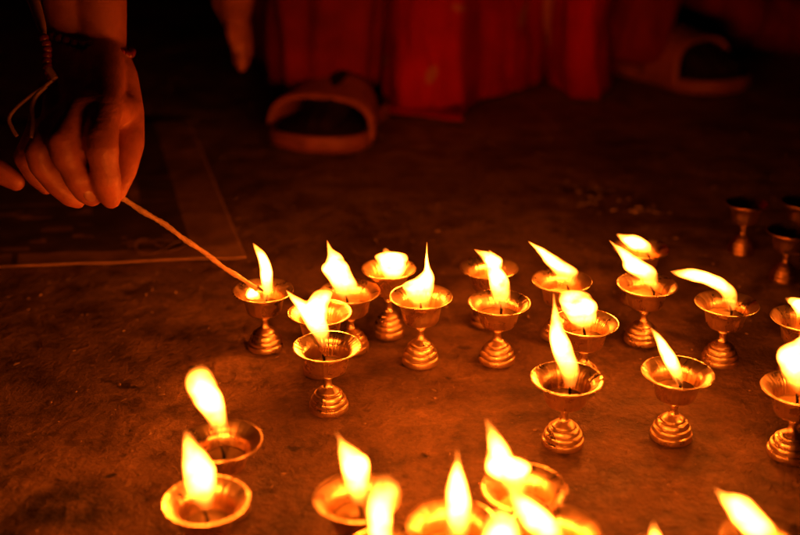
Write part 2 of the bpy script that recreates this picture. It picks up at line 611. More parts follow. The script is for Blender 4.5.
def flame_mesh(rows, seg=26, seed=0, flat=0.8):
    """rows: list of (lx, ly, lz, rx, ry, rz), the two edges of the flame from wick to tip;
    a closed round-sectioned skin carrying 'rise' 0..1"""
    pts = catmull(rows, 7)
    mids = [(Vector(p[:3]) + Vector(p[3:])) / 2 for p in pts]
    L = [0.0]
    for a, b in zip(mids[:-1], mids[1:]):
        L.append(L[-1] + (b - a).length)
    bm = bmesh.new()
    lay = bm.verts.layers.float.new('rise')
    rings = []
    for i, p in enumerate(pts):
        l, r_ = Vector(p[:3]), Vector(p[3:])
        half = (r_ - l) / 2
        w_ = max(half.length, .00012)
        side = half.normalized() if half.length > 1e-6 else Vector((1, 0, 0))
        t = (mids[min(i + 1, len(mids) - 1)] - mids[max(i - 1, 0)]).normalized()
        dep = side.cross(t).normalized()
        tt = L[i] / L[-1]
        ring = []
        for k in range(seg):
            an = 2 * PI * k / seg
            n3 = noise.noise(Vector((math.cos(an) * 1.2 + seed * 1.7, math.sin(an) * 1.2, tt * 6 + seed * 2)))
            r = w_ * (1 + .10 * n3 * min(1, tt * 2))
            v = bm.verts.new(mids[i] + side * (r * math.cos(an)) + dep * (r * flat * math.sin(an)))
            v[lay] = tt
            ring.append(v)
        rings.append(ring)
    for a, b in zip(rings[:-1], rings[1:]):
        for k in range(seg):
            k2 = (k + 1) % seg
            bm.faces.new((a[k], a[k2], b[k2], b[k]))
    for ring, m0, m1, tt in ((rings[0], mids[0], mids[2], 0.0), (rings[-1], mids[-1], mids[-3], 1.0)):
        rr = (ring[0].co - m0).length
        v = bm.verts.new(m0 + (m0 - m1).normalized() * rr * .5); v[lay] = tt
        for k in range(seg):
            k2 = (k + 1) % seg
            bm.faces.new((ring[k2], ring[k], v))
    bmesh.ops.recalc_face_normals(bm, faces=bm.faces)
    me = bpy.data.meshes.new('flame')
    bm.to_mesh(me); bm.free()
    me.materials.append(M_FLAME)
    me.polygons.foreach_set('use_smooth', [True] * len(me.polygons))
    return me

def flame_from(rows, Y, origin, seed):
    out = []
    n = len(rows)
    for i, row in enumerate(rows):
        if len(row) == 2: row = (row[0] - .3, row[1], row[0] + .3, row[1])
        lean = 0.004 * math.sin(seed * 2.3) * (i / n) ** 1.5
        l = at_y(row[0], row[1], Y + lean) - origin
        r = at_y(row[2], row[3], Y + lean) - origin
        out.append((*l, *r))
    return flame_mesh(out, seed=seed, flat=.8)

LAMP_GROUP = 'brass butter lamps set out on the ground'
lamp_list = []
def lamp(rx, ry, label, spine=None, scale=(1.0, 1.04), ghee=.0410, tilt=(0, 0), extra=None):
    i = len(lamp_list)
    rnd = random.Random(i * 7 + 3)
    g = at_h(rx, ry, LH * scale[1])
    foot = Vector((g.x, g.y, 0.0))
    t = empty('butter_lamp', foot)
    tag(t, label, 'butter lamp', LAMP_GROUP)
    lamp_list.append(t)
    sp = rnd.uniform(0, 6.28)
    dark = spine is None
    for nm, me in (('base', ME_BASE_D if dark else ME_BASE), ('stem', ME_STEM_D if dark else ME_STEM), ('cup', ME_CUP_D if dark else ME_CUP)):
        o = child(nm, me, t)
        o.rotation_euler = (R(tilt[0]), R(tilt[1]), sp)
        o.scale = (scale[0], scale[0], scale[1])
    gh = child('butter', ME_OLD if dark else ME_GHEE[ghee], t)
    gh.scale = (scale[0], scale[0], scale[1])
    lv = (.0385 if dark else ghee) * scale[1]
    # wick, leaning a little with the flame
    bm = bmesh.new()
    if spine:
        mid = lambda w_: ((w_[0] + w_[2]) / 2, (w_[1] + w_[3]) / 2)
        q = at_y(*mid(spine[0]), foot.y) - foot
        bx, by = max(-.010, min(.010, q.x)), 0
        q1 = at_y(*mid(spine[1]), foot.y) - foot
        lx = max(-.004, min(.004, (q1.x - q.x)))
    else:
        bx, by, lx = rnd.uniform(-.004, .004), rnd.uniform(-.004, .004), .001
    wl = .0105 if spine else .005
    tube(bm, [(bx, by, lv - .004, .0013), (bx, by, lv + wl * .4, .0012), (bx + lx * .5, by, lv + wl * .75, .0011), (bx + lx, by, lv + wl, .0006)], 8)
    from_bm('wick', bm, M_WICK, t)
    if spine:
        child('flame', flame_from(spine, foot.y, foot, i + 1), t)
        for e in extra or []:
            child('flame', flame_from(e, foot.y - .002, foot, i + 31), t)
    return t

lamp(263, 290, 'brass lamp being lit by the held taper, left end of the back row',
     [(262,300,270,299),(262,292,273,290),(261,283,273,281),(260,272,272,268),(259,264,269,260),(257,257,265,253),(254,249,259,247),(253,243)])
lamp(350, 291, 'brass lamp with a tall ragged flame, behind the two lamps whose flames merge',
     [(344,300,351,300),(337,296,355,294),(333,289,358,285),(329,280,353,276),(321,269,349,266),(324,264,346,262),(327,257,341,255),(327,250,333,249),(327,240)])
lamp(389, 268, 'brass lamp with a broad flat-topped square flame',
     [(388,283,396,283),(383,276,403,276),(380,268,406,268),(376,262,407,262),(375,257,409,258),(378,254,407,255),(382,252,400,254),(383,249,388,252)], scale=(.92, 1.22))
lamp(320, 312, 'brass lamp almost hidden behind another, its stubby flame joining the pointed front one',
     [(319,326,329,326),(313,318,328,320),(306,308,328,308),(308,299,331,300),(313,293,333,295),(319,289,333,291),(325,288,332,289)])
lamp(327, 346, 'brass lamp with a pointed flame leaning far left, overlapping the hidden lamp behind',
     [(319,346,329,345),(314,337,330,332),(306,326,327,322),(300,315,322,310),(295,306,309,303),(290,299,299,298),(286,290)], ghee=.0385)
lamp(421, 296, 'brass lamp with a fat flame ending in a long thin upright wisp',
     [(417,309,425,309),(409,302,432,302),(405,293,434,292),(402,286,434,284),(411,281,434,277),(419,275,432,271),(424,269,430,267),(425,260,428.5,260),(426,252,427.5,252),(427,242)], scale=(1.0, 1.17))
lamp(489, 267, 'dim brass lamp with a small flame, half covered by the curved flame before it',
     [(491,273,499,273),(487,266,502,266),(485,260,502,260),(489,256,498,256),(489,250)])
lamp(499, 302, 'brass lamp with an S-curved flame, covering a dim lamp behind it',
     [(493,306,510,306),(491,297,511,295),(489,285,510,283),(487,275,505,273),(486,266,499,265),(482,259,494,257),(477,253,490,253),(474,249)], ghee=.0435)
lamp(562, 280, 'brass lamp with a wedge flame, its bowl hiding the top of a ball-shaped flame',
     [(562,284,577,284),(557,279,578,277),(549,268,578,270),(543,260,566,262),(537,252,553,254),(532,246,542,247),(528,241)])
lamp(586, 322, 'brass lamp with a round ball of flame, below a slanting wedge flame',
     [(582,331,588,329),(573,326,594,324),(566,317,597,315),(561,308,597,306),(558,299,593,298),(560,294,586,293),(566,291,578,291)])
lamp(567, 378, 'sharp brass lamp with the tallest upright flame over a clear bowl and stepped foot',
     [(565,387,576,386),(561,377,580,374),(558,368,579,363),(554,358,574,352),(551,348,570,341),(549,338,565,330),(550,325,561,320),(552,312,558,310),(553,303,555.5,302),(553.5,293)], ghee=.0385)
lamp(641, 248, 'brass lamp farthest back, a low flame lying flat above another slanting flame',
     [(648,255,653,252),(641,252,651,245),(632,249,645,240),(625,244,637,236),(620,239,628,235),(616,234.5,620,234)])
lamp(647, 284, 'brass lamp with a ragged slanting flame, in front of the farthest lit lamp',
     [(650,290,659,288),(641,281,658,274),(632,275,655,268),(624,269,647,263),(622,261,636,256),(618,253,628,251),(613,246,621,247),(609,240)], ghee=.0435)
lamp(727, 303, 'brass lamp with a long flame blown almost level to the left',
     [(728,310,736,309),(723,299,738,298),(718,292,735,288),(710,287,724,279),(700,283,713,274),(690,281,701,270),(680,278,690,268.5),(674,275,680,269),(670,271)], ghee=.0435)
lamp(678, 372, 'brass lamp with a narrow slanting flame, dark wick and bright glow in its bowl',
     [(677,386,684,384),(670,374,683,371),(664,363,677,358),(659,352,670,347),(656,342,663,338),(653,335,657,332),(650,327)], ghee=.0410)
lamp(804, 318, 'brass lamp cut by the right edge, its small flame tip above a larger flame',
     [(799,320,812,318),(793,309,811,303),(788,303,802,299),(784,299,790,297)])
lamp(799, 388, 'brass lamp cut by the right edge with a big bulging flame',
     [(794,393,804,392),(787,383,810,380),(780,370,813,366),(777,358,811,353),(779,350,806,345),(789,345,804,338),(798,338,803,333),(801,327)])
lamp(747, 203, 'unlit dark brass lamp standing alone with its whole stem in view', scale=(.86, 1.06))
lamp(803, 202, 'unlit brass lamp behind another unlit one, cut by the right edge', scale=(.86, 1.06))
lamp(790, 231, 'unlit dark brass lamp in front of an unlit lamp at the right edge', scale=(.86, 1.0))
lamp(222, 440, 'brass lamp with a blunt leaning flame, just behind the leftmost lamp',
     [(217,437,228,437),(211,427,228,423),(203,413,225,409),(194,401,222,397),(187,389,217,386),(185,379,213,376),(189,371,209,370),(196,366,205,366)])
lamp(206, 500, 'nearest left brass lamp, a smoky flame rising from its wide open bowl',
     [(199,508,214,508),(189,497,216,495),(184,484,217,480),(183,468,214,466),(183,453,207,455),(183,441,199,446),(184,431,192,436)], ghee=.0385)
lamp(357, 497, 'brass lamp with a leaf-shaped flame, its bowl partly covered by a column of flame',
     [(354,506,369,505),(348,494,370,490),(344,480,370,477),(341,468,369,462),(339,455,363,456),(338,445,353,447),(337,437,345,441),(335,431)])
lamp(389, 556, 'brass lamp mostly below the bottom edge with a broad column of flame',
     [(376,565,400,565),(369,545,393,543),(368,525,392,523),(368,507,394,505),(369,492,399,495),(371,483,400,488),(376,477,397,480)])
lamp(452, 524, 'brass lamp at the bottom edge with a straight spear-shaped flame',
     [(446,545,467,545),(446,527,471,527),(446,510,471,507),(446,492,469,490),(449,478,465,478),(453,468,461,468),(456,458,459,458),(457,448)])
lamp(524, 487, 'brass lamp with a big torn kite-shaped flame near the bottom edge',
     [(512,503,528,503),(508,494,528,494),(500,483,527,480),(487,472,530,466),(485,464,517,460),(488,452,508,447),(487,440,500,435),(486,430,493,425),(485,418)])
lamp(503, 566, 'brass lamp below the bottom edge, only the round top of its flame showing',
     [(492,572,512,572),(484,555,520,555),(482,540,520,538),(484,525,517,524),(489,514,512,514),(497,508,505,508)])
lamp(555, 531, 'brass lamp cut by the bottom edge, its slanting flame crossing the kite-shaped one',
     [(548,552,572,545),(535,538,563,530),(523,524,550,515),(514,508,535,502),(509,497,520,493),(508,487,512,486)])
lamp(660, 578, 'brass lamp below the bottom edge, only a narrow flame tip showing',
     [(652,584,670,582),(650,560,669,560),(650,545,665,545),(650,532,659,532),(653,521)])
lamp(768, 541, 'brass lamp in the bottom right corner with a broad slanting flame',
     [(762,556,782,550),(748,540,776,528),(738,528,767,518),(730,517,754,504),(723,505,742,497),(718,496,728,494),(714,488)])

# ------------------------------------------------------------------ printed sheet on the ground
def build_sheet():
    a = at_h(247, 262)                      # near right corner
    b = at_h(190, 122)                      # far right corner
    c = at_h(0, 272)                        # along the near edge
    ux = (c - a).normalized()
    uy = (b - a)
    D = uy.length
    uy.normalize()
    W = .62
    mats = [mat_simple('sheet_tan', (0.50, 0.28, 0.15), 0.7, var=0.35, scale=30, bstr=0.4),
            mat_simple('sheet_dark', (0.12, 0.066, 0.042), 0.65, var=0.4, scale=30, bstr=0.4),
            mat_simple('sheet_mid', (0.38, 0.20, 0.10), 0.7, var=0.4, scale=30, bstr=0.4)]
    t = empty('printed_sheet', a)
    tag(t, 'flat worn printed sheet with a pale border, lying on the ground beneath the hand', 'sheet')
    def pt(u, v, z=0.0):
        q = ux * u + uy * v
        wv = .0024 * noise.noise(Vector((u * 9, v * 9, 3))) + .0007 * noise.noise(Vector((u * 30, v * 30, 9)))
        edge = .0045 * math.exp(-v / .012) * (.5 + .5 * noise.noise(Vector((u * 12, 0, 7))))
        jag = .003 * noise.noise(Vector((u * 16, 1, 2))) * math.exp(-v / .02)
        return (q.x, q.y + jag, .0040 + wv + edge + z)
    def region(u, v):
        if v < .007: return 0
        if v < .040:
            if .245 < u < .252: return 1
            return 2 if (u > .05) else 0
        if u < .056: return 2 if u > .004 else 0
        if v < .045: return 1
        if .07 < u < .13 and .05 < v < .085: return 2 if noise.noise(Vector((u * 70, v * 140, 0))) > .05 else 1
        if .16 < u < .40 and .05 < v < .19: return 2 if noise.noise(Vector((u * 22, v * 60, 4))) > .22 else 1
        if .205 < v < .209: return 2
        if .300 < v < .306 and u < .4: return 2
        if .10 < u < .115 and v > .21: return 2
        return 1
    bm = bmesh.new()
    us = sorted(set([i * .006 for i in range(int(W / .006) + 1)] + [.056, .245, .252, .004]))
    vs_ = sorted(set([i * .006 for i in range(int(D / .006) + 1)] + [.007, .040, .045, .205, .209, .300, .306, D]))
    top = [[bm.verts.new(pt(u, v)) for u in us] for v in vs_]
    bot = [[bm.verts.new(pt(u, v, -.0014)) for u in us] for v in vs_]
    for j in range(len(vs_) - 1):
        for i in range(len(us) - 1):
            f = bm.faces.new((top[j][i], top[j + 1][i], top[j + 1][i + 1], top[j][i + 1]))
            f.material_index = region((us[i] + us[i + 1]) / 2, (vs_[j] + vs_[j + 1]) / 2)
            bm.faces.new((bot[j][i], bot[j][i + 1], bot[j + 1][i + 1], bot[j + 1][i]))
    for i in range(len(us) - 1):
        bm.faces.new((top[0][i], top[0][i + 1], bot[0][i + 1], bot[0][i]))
        bm.faces.new((top[-1][i + 1], top[-1][i], bot[-1][i], bot[-1][i + 1]))
    for j in range(len(vs_) - 1):
        bm.faces.new((top[j + 1][0], top[j][0], bot[j][0], bot[j + 1][0]))
        bm.faces.new((top[j][-1], top[j + 1][-1], bot[j + 1][-1], bot[j][-1]))
    bmesh.ops.recalc_face_normals(bm, faces=bm.faces)
    from_bm('panel', bm, mats, t)
    # the looped mark printed near the lower edge
    loop = [(190, 243), (178, 249), (168, 252), (160, 247), (150, 240), (140, 240), (135, 246), (140, 253), (152, 254), (162, 251), (172, 244), (182, 240)]
    bm = bmesh.new()
    pl = []
    for px, py in loop:
        q = at_h(px, py, .0052) - a
        pl.append((q.x, q.y, .0058, .0007))
    tube(bm, catmull(pl, 5), 6)
    bmesh.ops.scale(bm, vec=(1, 1, .4), verts=bm.verts, space=Matrix.Translation((0, 0, -.0056)))
    from_bm('printed_mark', bm, mats[0], t)
build_sheet()

# ------------------------------------------------------------------ people
def pxr(hw, d):
    return hw / F * d

def chain(pts):
    """(Vector, r) list -> segments"""
    return [(a[0], a[1], b[0], b[1]) for a, b in zip(pts[:-1], pts[1:])]

def J(px, py, d, hw):
    return (P(px, py, d), pxr(hw, d))

def head_segs(c, r=.082, face=Vector((0, -1, -.25))):
    """rough head looking along face"""
    f = face.normalized()
    up = (Vector((0, 0, 1)) - f * f.z).normalized()
    rt = f.cross(up)
    s = [(c + up * .02 - f * .015, r, c + up * .01 + f * .02, r * .92),
         (c + f * .02, r * .80, c - up * .075 + f * .035, r * .48),                 # jaw
         (c + f * .085 + up * .005, .010, c + f * .108 - up * .028, .013),         # nose
         (c - up * .055 + f * .085 - rt * .018, .008, c - up * .055 + f * .085 + rt * .018, .008),   # lips
         (c + rt * .080 - f * .005 + up * .012, .012, c + rt * .080 - f * .005 - up * .022, .009),
         (c - rt * .080 - f * .005 + up * .012, .012, c - rt * .080 - f * .005 - up * .022, .009)]
    return s

def hair_obj(c, parent, face=Vector((0, -1, -.25))):
    f = face.normalized(); up = (Vector((0, 0, 1)) - f * f.z).normalized()
    segs = [(c + up * .035 - f * .025, .088, c + up * .03 + f * .0, .085), (c - f * .045, .078, c - f * .05 - up * .03, .06)]
    skin_from('hair', segs, M_HAIR, parent, voxel=.006, smooth_it=3)

def eyes(c, parent, face=Vector((0, -1, -.25))):
    f = face.normalized(); up = (Vector((0, 0, 1)) - f * f.z).normalized(); rt = f.cross(up)
    for s in (-1, 1):
        bm = bmesh.new()
        bmesh.ops.create_uvsphere(bm, u_segments=16, v_segments=10, radius=.012, matrix=Matrix.Translation(c + f * .071 + rt * .032 * s + up * .004))
        from_bm('eye', bm, mat_simple('eye_white', (.6, .55, .5), .2, var=.05), parent)

def fold_disp(freq, amp, seed):
    def f(co):
        n = noise.noise(Vector((co.x * freq, co.y * freq * 1.0, co.z * freq * .35 + seed)))
        n2 = noise.noise(Vector((co.x * freq * 2.3 + 7, co.y * freq * 2.3, co.z * freq * .9 + seed)))
        return co + Vector((n, n2, 0)) * amp
    return f

# --- sandal with a broad strap over a socked foot
def sandal(root, loc, yaw, sock_mat, L=.265, ws=1.0, strap=(.42, .70), sole_t=.026, sh=.066):
    Mx = Matrix.Translation(loc) @ Matrix.Rotation(yaw, 4, 'Z')
    def half(t):
        # half width along the sole, heel (0) to toe (1)
        pts = [(0, 0.0), (.02, .018), (.06, .027), (.15, .034), (.35, .034), (.55, .042), (.72, .050), (.85, .046), (.94, .034), (.98, .020), (1, 0.0)]
        for (a, x), (b, y) in zip(pts[:-1], pts[1:]):
            if a <= t <= b:
                k = (t - a) / (b - a); return (x + (y - x) * k) * ws
        return 0
    def cx(t): return .006 * math.sin(t * PI)          # slight banana
    ts = [0, .005, .015, .03, .06, .1, .15, .22, .3, .38, .46, .55, .64, .72, .79, .85, .9, .94, .97, .985, .995, 1]
    out = [(cx(t) + max(half(t), .0005), (t - .5) * L) for t in ts] + [(cx(t) - max(half(t), .0005), (t - .5) * L) for t in reversed(ts)]
    bm = bmesh.new()
    levels = [(0.93, 0), (1.0, .004), (1.02, sole_t * .5), (1.0, sole_t * .85), (0.97, sole_t), (.90, sole_t - .001), (.86, sole_t - .005)]
    rings = []
    for s, z in levels:
        rings.append([bm.verts.new((x * s, y * (1 - (1 - s) * .45), z + .010 * max(0, y / L * 2 - .4) ** 2)) for x, y in out])
    n = len(out)
    for a, b in zip(rings[:-1], rings[1:]):
        for k in range(n):
            bm.faces.new((a[k], a[(k + 1) % n], b[(k + 1) % n], b[k]))
    bm.faces.new(list(reversed(rings[0]))); bm.faces.new(rings[-1])
    bmesh.ops.transform(bm, matrix=Mx, verts=bm.verts)
    s_ = from_bm('sandal', bm, M_RUBBER, root)
    bm = bmesh.new()
    ins = [(x * .86, y * .955) for x, y in out]
    tv = [bm.verts.new((x, y, sole_t + .0025 + .010 * max(0, y / L * 2 - .4) ** 2)) for x, y in ins]
    bv = [bm.verts.new((x, y, sole_t - .008)) for x, y in ins]
    for k in range(n): bm.faces.new((bv[k], bv[(k + 1) % n], tv[(k + 1) % n], tv[k]))
    bm.faces.new(tv); bm.faces.new(list(reversed(bv)))
    bmesh.ops.transform(bm, matrix=Mx, verts=bm.verts)
    from_bm('footbed', bm, M_SOCK, s_)
    # strap
    bm = bmesh.new()
    rows = []
    nt_, na = 9, 22
    for shell in (0, 1):
        g = []
        for i in range(nt_):
            k = i / (nt_ - 1)
            t = strap[0] + (strap[1] - strap[0]) * k
            hgt_ = sh - .020 * k - shell * .006
            row = []
            for j in range(na):
                a = PI * j / (na - 1)
                hw = half(t) * 1.05 + .001 - shell * .006
                bulge = 1 + .08 * math.sin(a)
                y = (t - .5) * L + .018 * math.sin(a) * (-1 if k > .5 else 1) * (abs(k - .5) * 2) * .6
                edge = .0015 if (i in (0, nt_ - 1)) else 0
                row.append(bm.verts.new((cx(t) + hw * bulge * math.copysign(abs(math.cos(a)) ** .7, math.cos(a)), y, sole_t * .55 + (hgt_ - edge * shell * -1) * math.sin(a) ** .75)))
            g.append(row)
        rows.append(g)
    A, B = rows
    for i in range(nt_ - 1):
        for j in range(na - 1):
            bm.faces.new((A[i][j], A[i][j + 1], A[i + 1][j + 1], A[i + 1][j]))
            bm.faces.new((B[i][j], B[i + 1][j], B[i + 1][j + 1], B[i][j + 1]))
    for i in (0, nt_ - 1):
        for j in range(na - 1):
            bm.faces.new((A[i][j], A[i][j + 1], B[i][j + 1], B[i][j]))
    bmesh.ops.recalc_face_normals(bm, faces=bm.faces)
    bmesh.ops.transform(bm, matrix=Mx, verts=bm.verts)
    from_bm('strap', bm, M_RUBBER, s_)
    # the foot in its sock
    def q(x, y, z): return Mx @ Vector((x, y, z))
    st = sole_t
    segs = [(q(0, -.085, st + .026), .029, q(.002, -.02, st + .036), .032),
            (q(.002, -.02, st + .036), .032, q(-.012, .055, st + .021), .022),
            (q(.002, -.02, st + .036), .030, q(.018, .050, st + .017), .019),
            (q(-.012, .055, st + .019), .021, q(-.016, .098, st + .012), .014),
            (q(.005, .055, st + .018), .019, q(.004, .097, st + .010), .012),
            (q(.020, .045, st + .016), .017, q(.022, .080, st + .008), .011),
            (q(0, -.075, st + .035), .030, q(0, -.055, st + .11), .034)]
    skin_from('sock', segs, sock_mat, root, voxel=.003, smooth_it=3)
    return s_

# --- person one: crouching, lighting a lamp with the right hand
p1 = empty('person', (-.12, 1.75, 0))
tag(p1, 'crouching person in dark trousers and open sandal, bare hand holding a taper to a lamp', 'person')
p1.location = (0, 0, 0)
wl, wr = J(70, 50, .95, 21), J(104, 50, .95, 22)
imcp, mmcp, rmcp, pmcp = J(106, 108, .886, 17.5), J(80, 110, .882, 16.5), J(56, 124, .89, 15), J(38, 134, .915, 13)
segs = []
# palm and back of the hand
for a, b in ((wr, imcp), (wr, mmcp), (wl, mmcp), (wl, rmcp), (wl, pmcp), (wl, wr), (imcp, mmcp), (mmcp, rmcp), (rmcp, pmcp)):
    segs.append((a[0], a[1], b[0], b[1]))
th0, th1, th2, th3, th4 = J(116, 78, .945, 22), J(125, 112, .93, 19), J(130, 143, .915, 14.5), J(125, 170, .905, 12), J(117, 192, .895, 9.5)
segs += chain([wr, th0, th1, th2, th3, th4])
segs += chain([th1, imcp])
segs += chain([imcp, J(103, 124, .872, 16), J(101, 140, .864, 17.5), J(102, 150, .861, 16.8), J(104, 163, .864, 14.5), J(106, 178, .868, 15), J(109, 191, .878, 13.5), J(111, 199, .883, 10)])
segs += chain([mmcp, J(71, 126, .870, 15), J(63, 142, .862, 16.5), J(65, 154, .863, 15.2), J(71, 166, .867, 13), J(77, 178, .870, 13.4), J(86, 192, .882, 12), J(92, 198, .886, 9)])
segs += chain([rmcp, J(38, 152, .885, 13.5), J(41, 165, .888, 12.5), J(56, 184, .900, 11.5), J(70, 197, .908, 10), J(78, 202, .912, 7)])
segs += chain([pmcp, J(24, 158, .935, 10.5), J(34, 176, .945, 9), J(46, 188, .950, 7)])
segs += [(P(100, 126, .878), pxr(15, .88), P(74, 128, .876), pxr(15, .88)), (P(74, 136, .885), pxr(12, .885), P(50, 142, .90), pxr(11, .90)),
         (P(100, 150, .875), pxr(11, .88), P(72, 152, .875), pxr(11, .88)), (P(103, 168, .88), pxr(9, .88), P(80, 168, .882), pxr(9, .88))]
# forearm, upper arm, shoulders
Wc = (wl[0] + wr[0]) / 2
E = Wc + Vector((-.01, .085, .235))
SR = Vector((-.30, 1.30, .64)); SL = Vector((.07, 1.42, .66))
segs += [(wl[0], wl[1], wl[0].lerp(E, .5), .032), (wr[0], wr[1], wr[0].lerp(E, .5), .034), (wr[0].lerp(E, .5), .034, E, .040), (wl[0].lerp(E, .5), .032, E, .040),
         (E, .042, SR, .052)]
hip = Vector((-.12, 1.88, .30))
neck = Vector((-.12, 1.34, .72))
hd = Vector((-.12, 1.25, .86))
segs += [(SR, .055, SL, .055), (SR, .06, Vector((-.16, 1.62, .48)), .10), (SL, .06, Vector((-.06, 1.66, .48)), .10), (Vector((-.12, 1.6, .5)), .11, hip, .13),
         ((SR + SL) / 2, .06, neck, .052), (neck, .052, hd, .055)]
segs += head_segs(hd)
# left arm hanging between the knees
lw = P(236, -14, 1.60)
segs += [(SL, .052, Vector((-.05, 1.50, .42)), .042), (Vector((-.05, 1.50, .42)), .042, lw, .026),
         (lw, .030, P(236, 16, 1.66), .022), (P(226, 0, 1.66), .022, P(239, 28, 1.66), .018)]
for dx, ln, dd in ((-4, 62, 0), (1, 67, -.012), (5, 63, -.002), (9, 55, .012)):
    segs += [(P(240 + dx * .5, 26, 1.66 + dd), .0105, P(240 + dx * .8, 46, 1.655 + dd), .0085), (P(240 + dx * .8, 46, 1.655 + dd), .0085, P(241 + dx * .7, ln, 1.67 + dd), .0072)]
segs += [(P(232, 8, 1.65), .012, P(232, 34, 1.64), .009), (P(232, 34, 1.64), .009, P(236, 48, 1.64), .007)]
# legs
foot1 = Vector((-.118, 1.655, 0))
segs += [(hip + Vector((.05, 0, 0)), .085, Vector((-.07, 1.56, .50)), .062), (Vector((-.07, 1.56, .50)), .060, Vector((-.10, 1.70, .10)), .040),
         (hip + Vector((-.06, 0, 0)), .085, Vector((-.20, 1.66, .42)), .062), (Vector((-.20, 1.66, .42)), .058, Vector((-.16, 2.02, .10)), .042), (Vector((-.16, 2.02, .10)), .04, Vector((-.17, 1.95, .05)), .03)]
body1 = skin_from('body', segs, M_SKIN, p1, voxel=.0021, smooth_it=3)
hair_obj(hd, p1); eyes(hd, p1)
# nails
def nail(parent, tip, along, out, wdt=.0058, ln=.0078):
    along = along.normalized(); out = (out - along * out.dot(along)).normalized(); side = along.cross(out)
    bm = bmesh.new()
    bmesh.ops.create_uvsphere(bm, u_segments=16, v_segments=10, radius=1)
    M = Matrix(((side.x * wdt, along.x * ln, out.x * .0016, tip.x), (side.y * wdt, along.y * ln, out.y * .0016, tip.y), (side.z * wdt, along.z * ln, out.z * .0016, tip.z), (0, 0, 0, 1)))
    bmesh.ops.transform(bm, matrix=M, verts=bm.verts)
    from_bm('fingernail', bm, M_NAIL, parent)
toward = Vector((0, -1, .3))
nail(p1, P(111, 196, .8715), P(112, 200, .883) - P(106, 178, .868), -ray(111, 196))
nail(p1, P(90, 195, .8745), P(93, 199, .886) - P(78, 180, .870), -ray(90, 195), .005, .007)
# clothes
def cover(name, segs, mat, root, grow=.012, voxel=.006, amp=.012, freq=14, seed=0):
    s = [(a, r0 + grow, b, r1 + grow) for a, r0, b, r1 in segs]
    return skin_from(name, s, mat, root, voxel=voxel, smooth_it=5, disp=fold_disp(freq, amp, seed))
cover('shirt', [(E + Vector((0, .02, .03)), .045, SR, .055), (SR, .06, SL, .06), (SR, .065, Vector((-.16, 1.62, .48)), .11), (SL, .065, Vector((-.06, 1.66, .48)), .11), (Vector((-.12, 1.6, .5)), .12, hip, .14),
                (SL, .055, Vector((-.05, 1.50, .42)), .045), (Vector((-.05, 1.50, .42)), .045, lw.lerp(Vector((-.05, 1.50, .42)), .35), .034)], M_BROWN, p1)
# wide trouser leg ending over the sandal
bm = bmesh.new()
def leg_tube(bm, stations, seg=72, seed=0, folds=9, amp=.007, close=True):
    """stations: (cx, cy, z, rx, ry)"""
    rings = []
    for si, (cx, cy_, z, rx, ry) in enumerate(stations):
        ring = []
        for k in range(seg):
            a = 2 * PI * k / seg
            n = math.sin(folds * a + 2.2 * noise.noise(Vector((math.cos(a), math.sin(a), z * 4 + seed)))+ seed) * amp * .6 + \
                noise.noise(Vector((math.cos(a) * 2.5, math.sin(a) * 2.5, z * 9 + seed))) * amp * 1.6
            ring.append(bm.verts.new((cx + (rx + n) * math.cos(a), cy_ + (ry + n) * math.sin(a), z + (.006 * noise.noise(Vector((a, seed, 1))) if si == 0 else 0))))
        rings.append(ring)
    for a, b in zip(rings[:-1], rings[1:]):
        for k in range(seg):
            bm.faces.new((a[k], a[(k + 1) % seg], b[(k + 1) % seg], b[k]))
    if close:
        # turned-in hem
        hem = [bm.verts.new((stations[0][0] + (v.co.x - stations[0][0]) * .93, stations[0][1] + (v.co.y - stations[0][1]) * .93, v.co.z + .012)) for v in rings[0]]
        for k in range(seg):
            bm.faces.new((rings[0][(k + 1) % seg], rings[0][k], hem[k], hem[(k + 1) % seg]))
        bm.faces.new(rings[-1])
    return rings
st = []
for i in range(24):
    k = i / 23
    z = .058 + k * .48
    st.append((-.118 + .03 * k, 1.715 - .10 * k, z, .088 - .004 * k, .085 + .01 * k))
leg_tube(bm, st, seed=3)
from_bm('trouser_leg', bm, M_MAROON, p1)
bm = bmesh.new()
st = []
for i in range(18):
    k = i / 17
    st.append((-.19 + .0 * k, 2.06 - .40 * k, .01 + .50 * k, .085, .10))
leg_tube(bm, st, seed=8)
from_bm('trouser_leg', bm, M_MAROON, p1)
sf = at_h(320, 156)
sandal(p1, (sf.x + .020, sf.y + .128, 0), PI - R(17), M_SOCK, L=.27, ws=1.6, strap=(.40, .77), sh=.076)

# bracelet of red beads, its gold tassel and a loose pale cuff by the wrist
br = empty('bracelet', (0, 0, 0)); br.parent = p1
axis = (E - Wc).normalized()
bc = Wc.lerp(E, .02)
e1 = (cr - axis * cr.dot(axis)).normalized(); e2 = axis.cross(e1)
nb = 34
bead_me = None
for k in range(nb):
    a = 2 * PI * k / nb
    pos = bc + e1 * (.0385 * math.cos(a)) + e2 * (.0245 * math.sin(a)) + axis * (-.010 * math.cos(a + .3) + .0015 * math.sin(5 * a))
    if bead_me is None:
        b_ = bmesh.new(); bmesh.ops.create_uvsphere(b_, u_segments=14, v_segments=10, radius=.0040)
        bead_me = bpy.data.meshes.new('bead'); b_.to_mesh(bead_me); b_.free(); bead_me.materials.append(M_BEAD)
        bead_me.polygons.foreach_set('use_smooth', [True] * len(bead_me.polygons))
    o = bpy.data.objects.new('bead', bead_me); C.objects.link(o); o.parent = br; o.location = pos
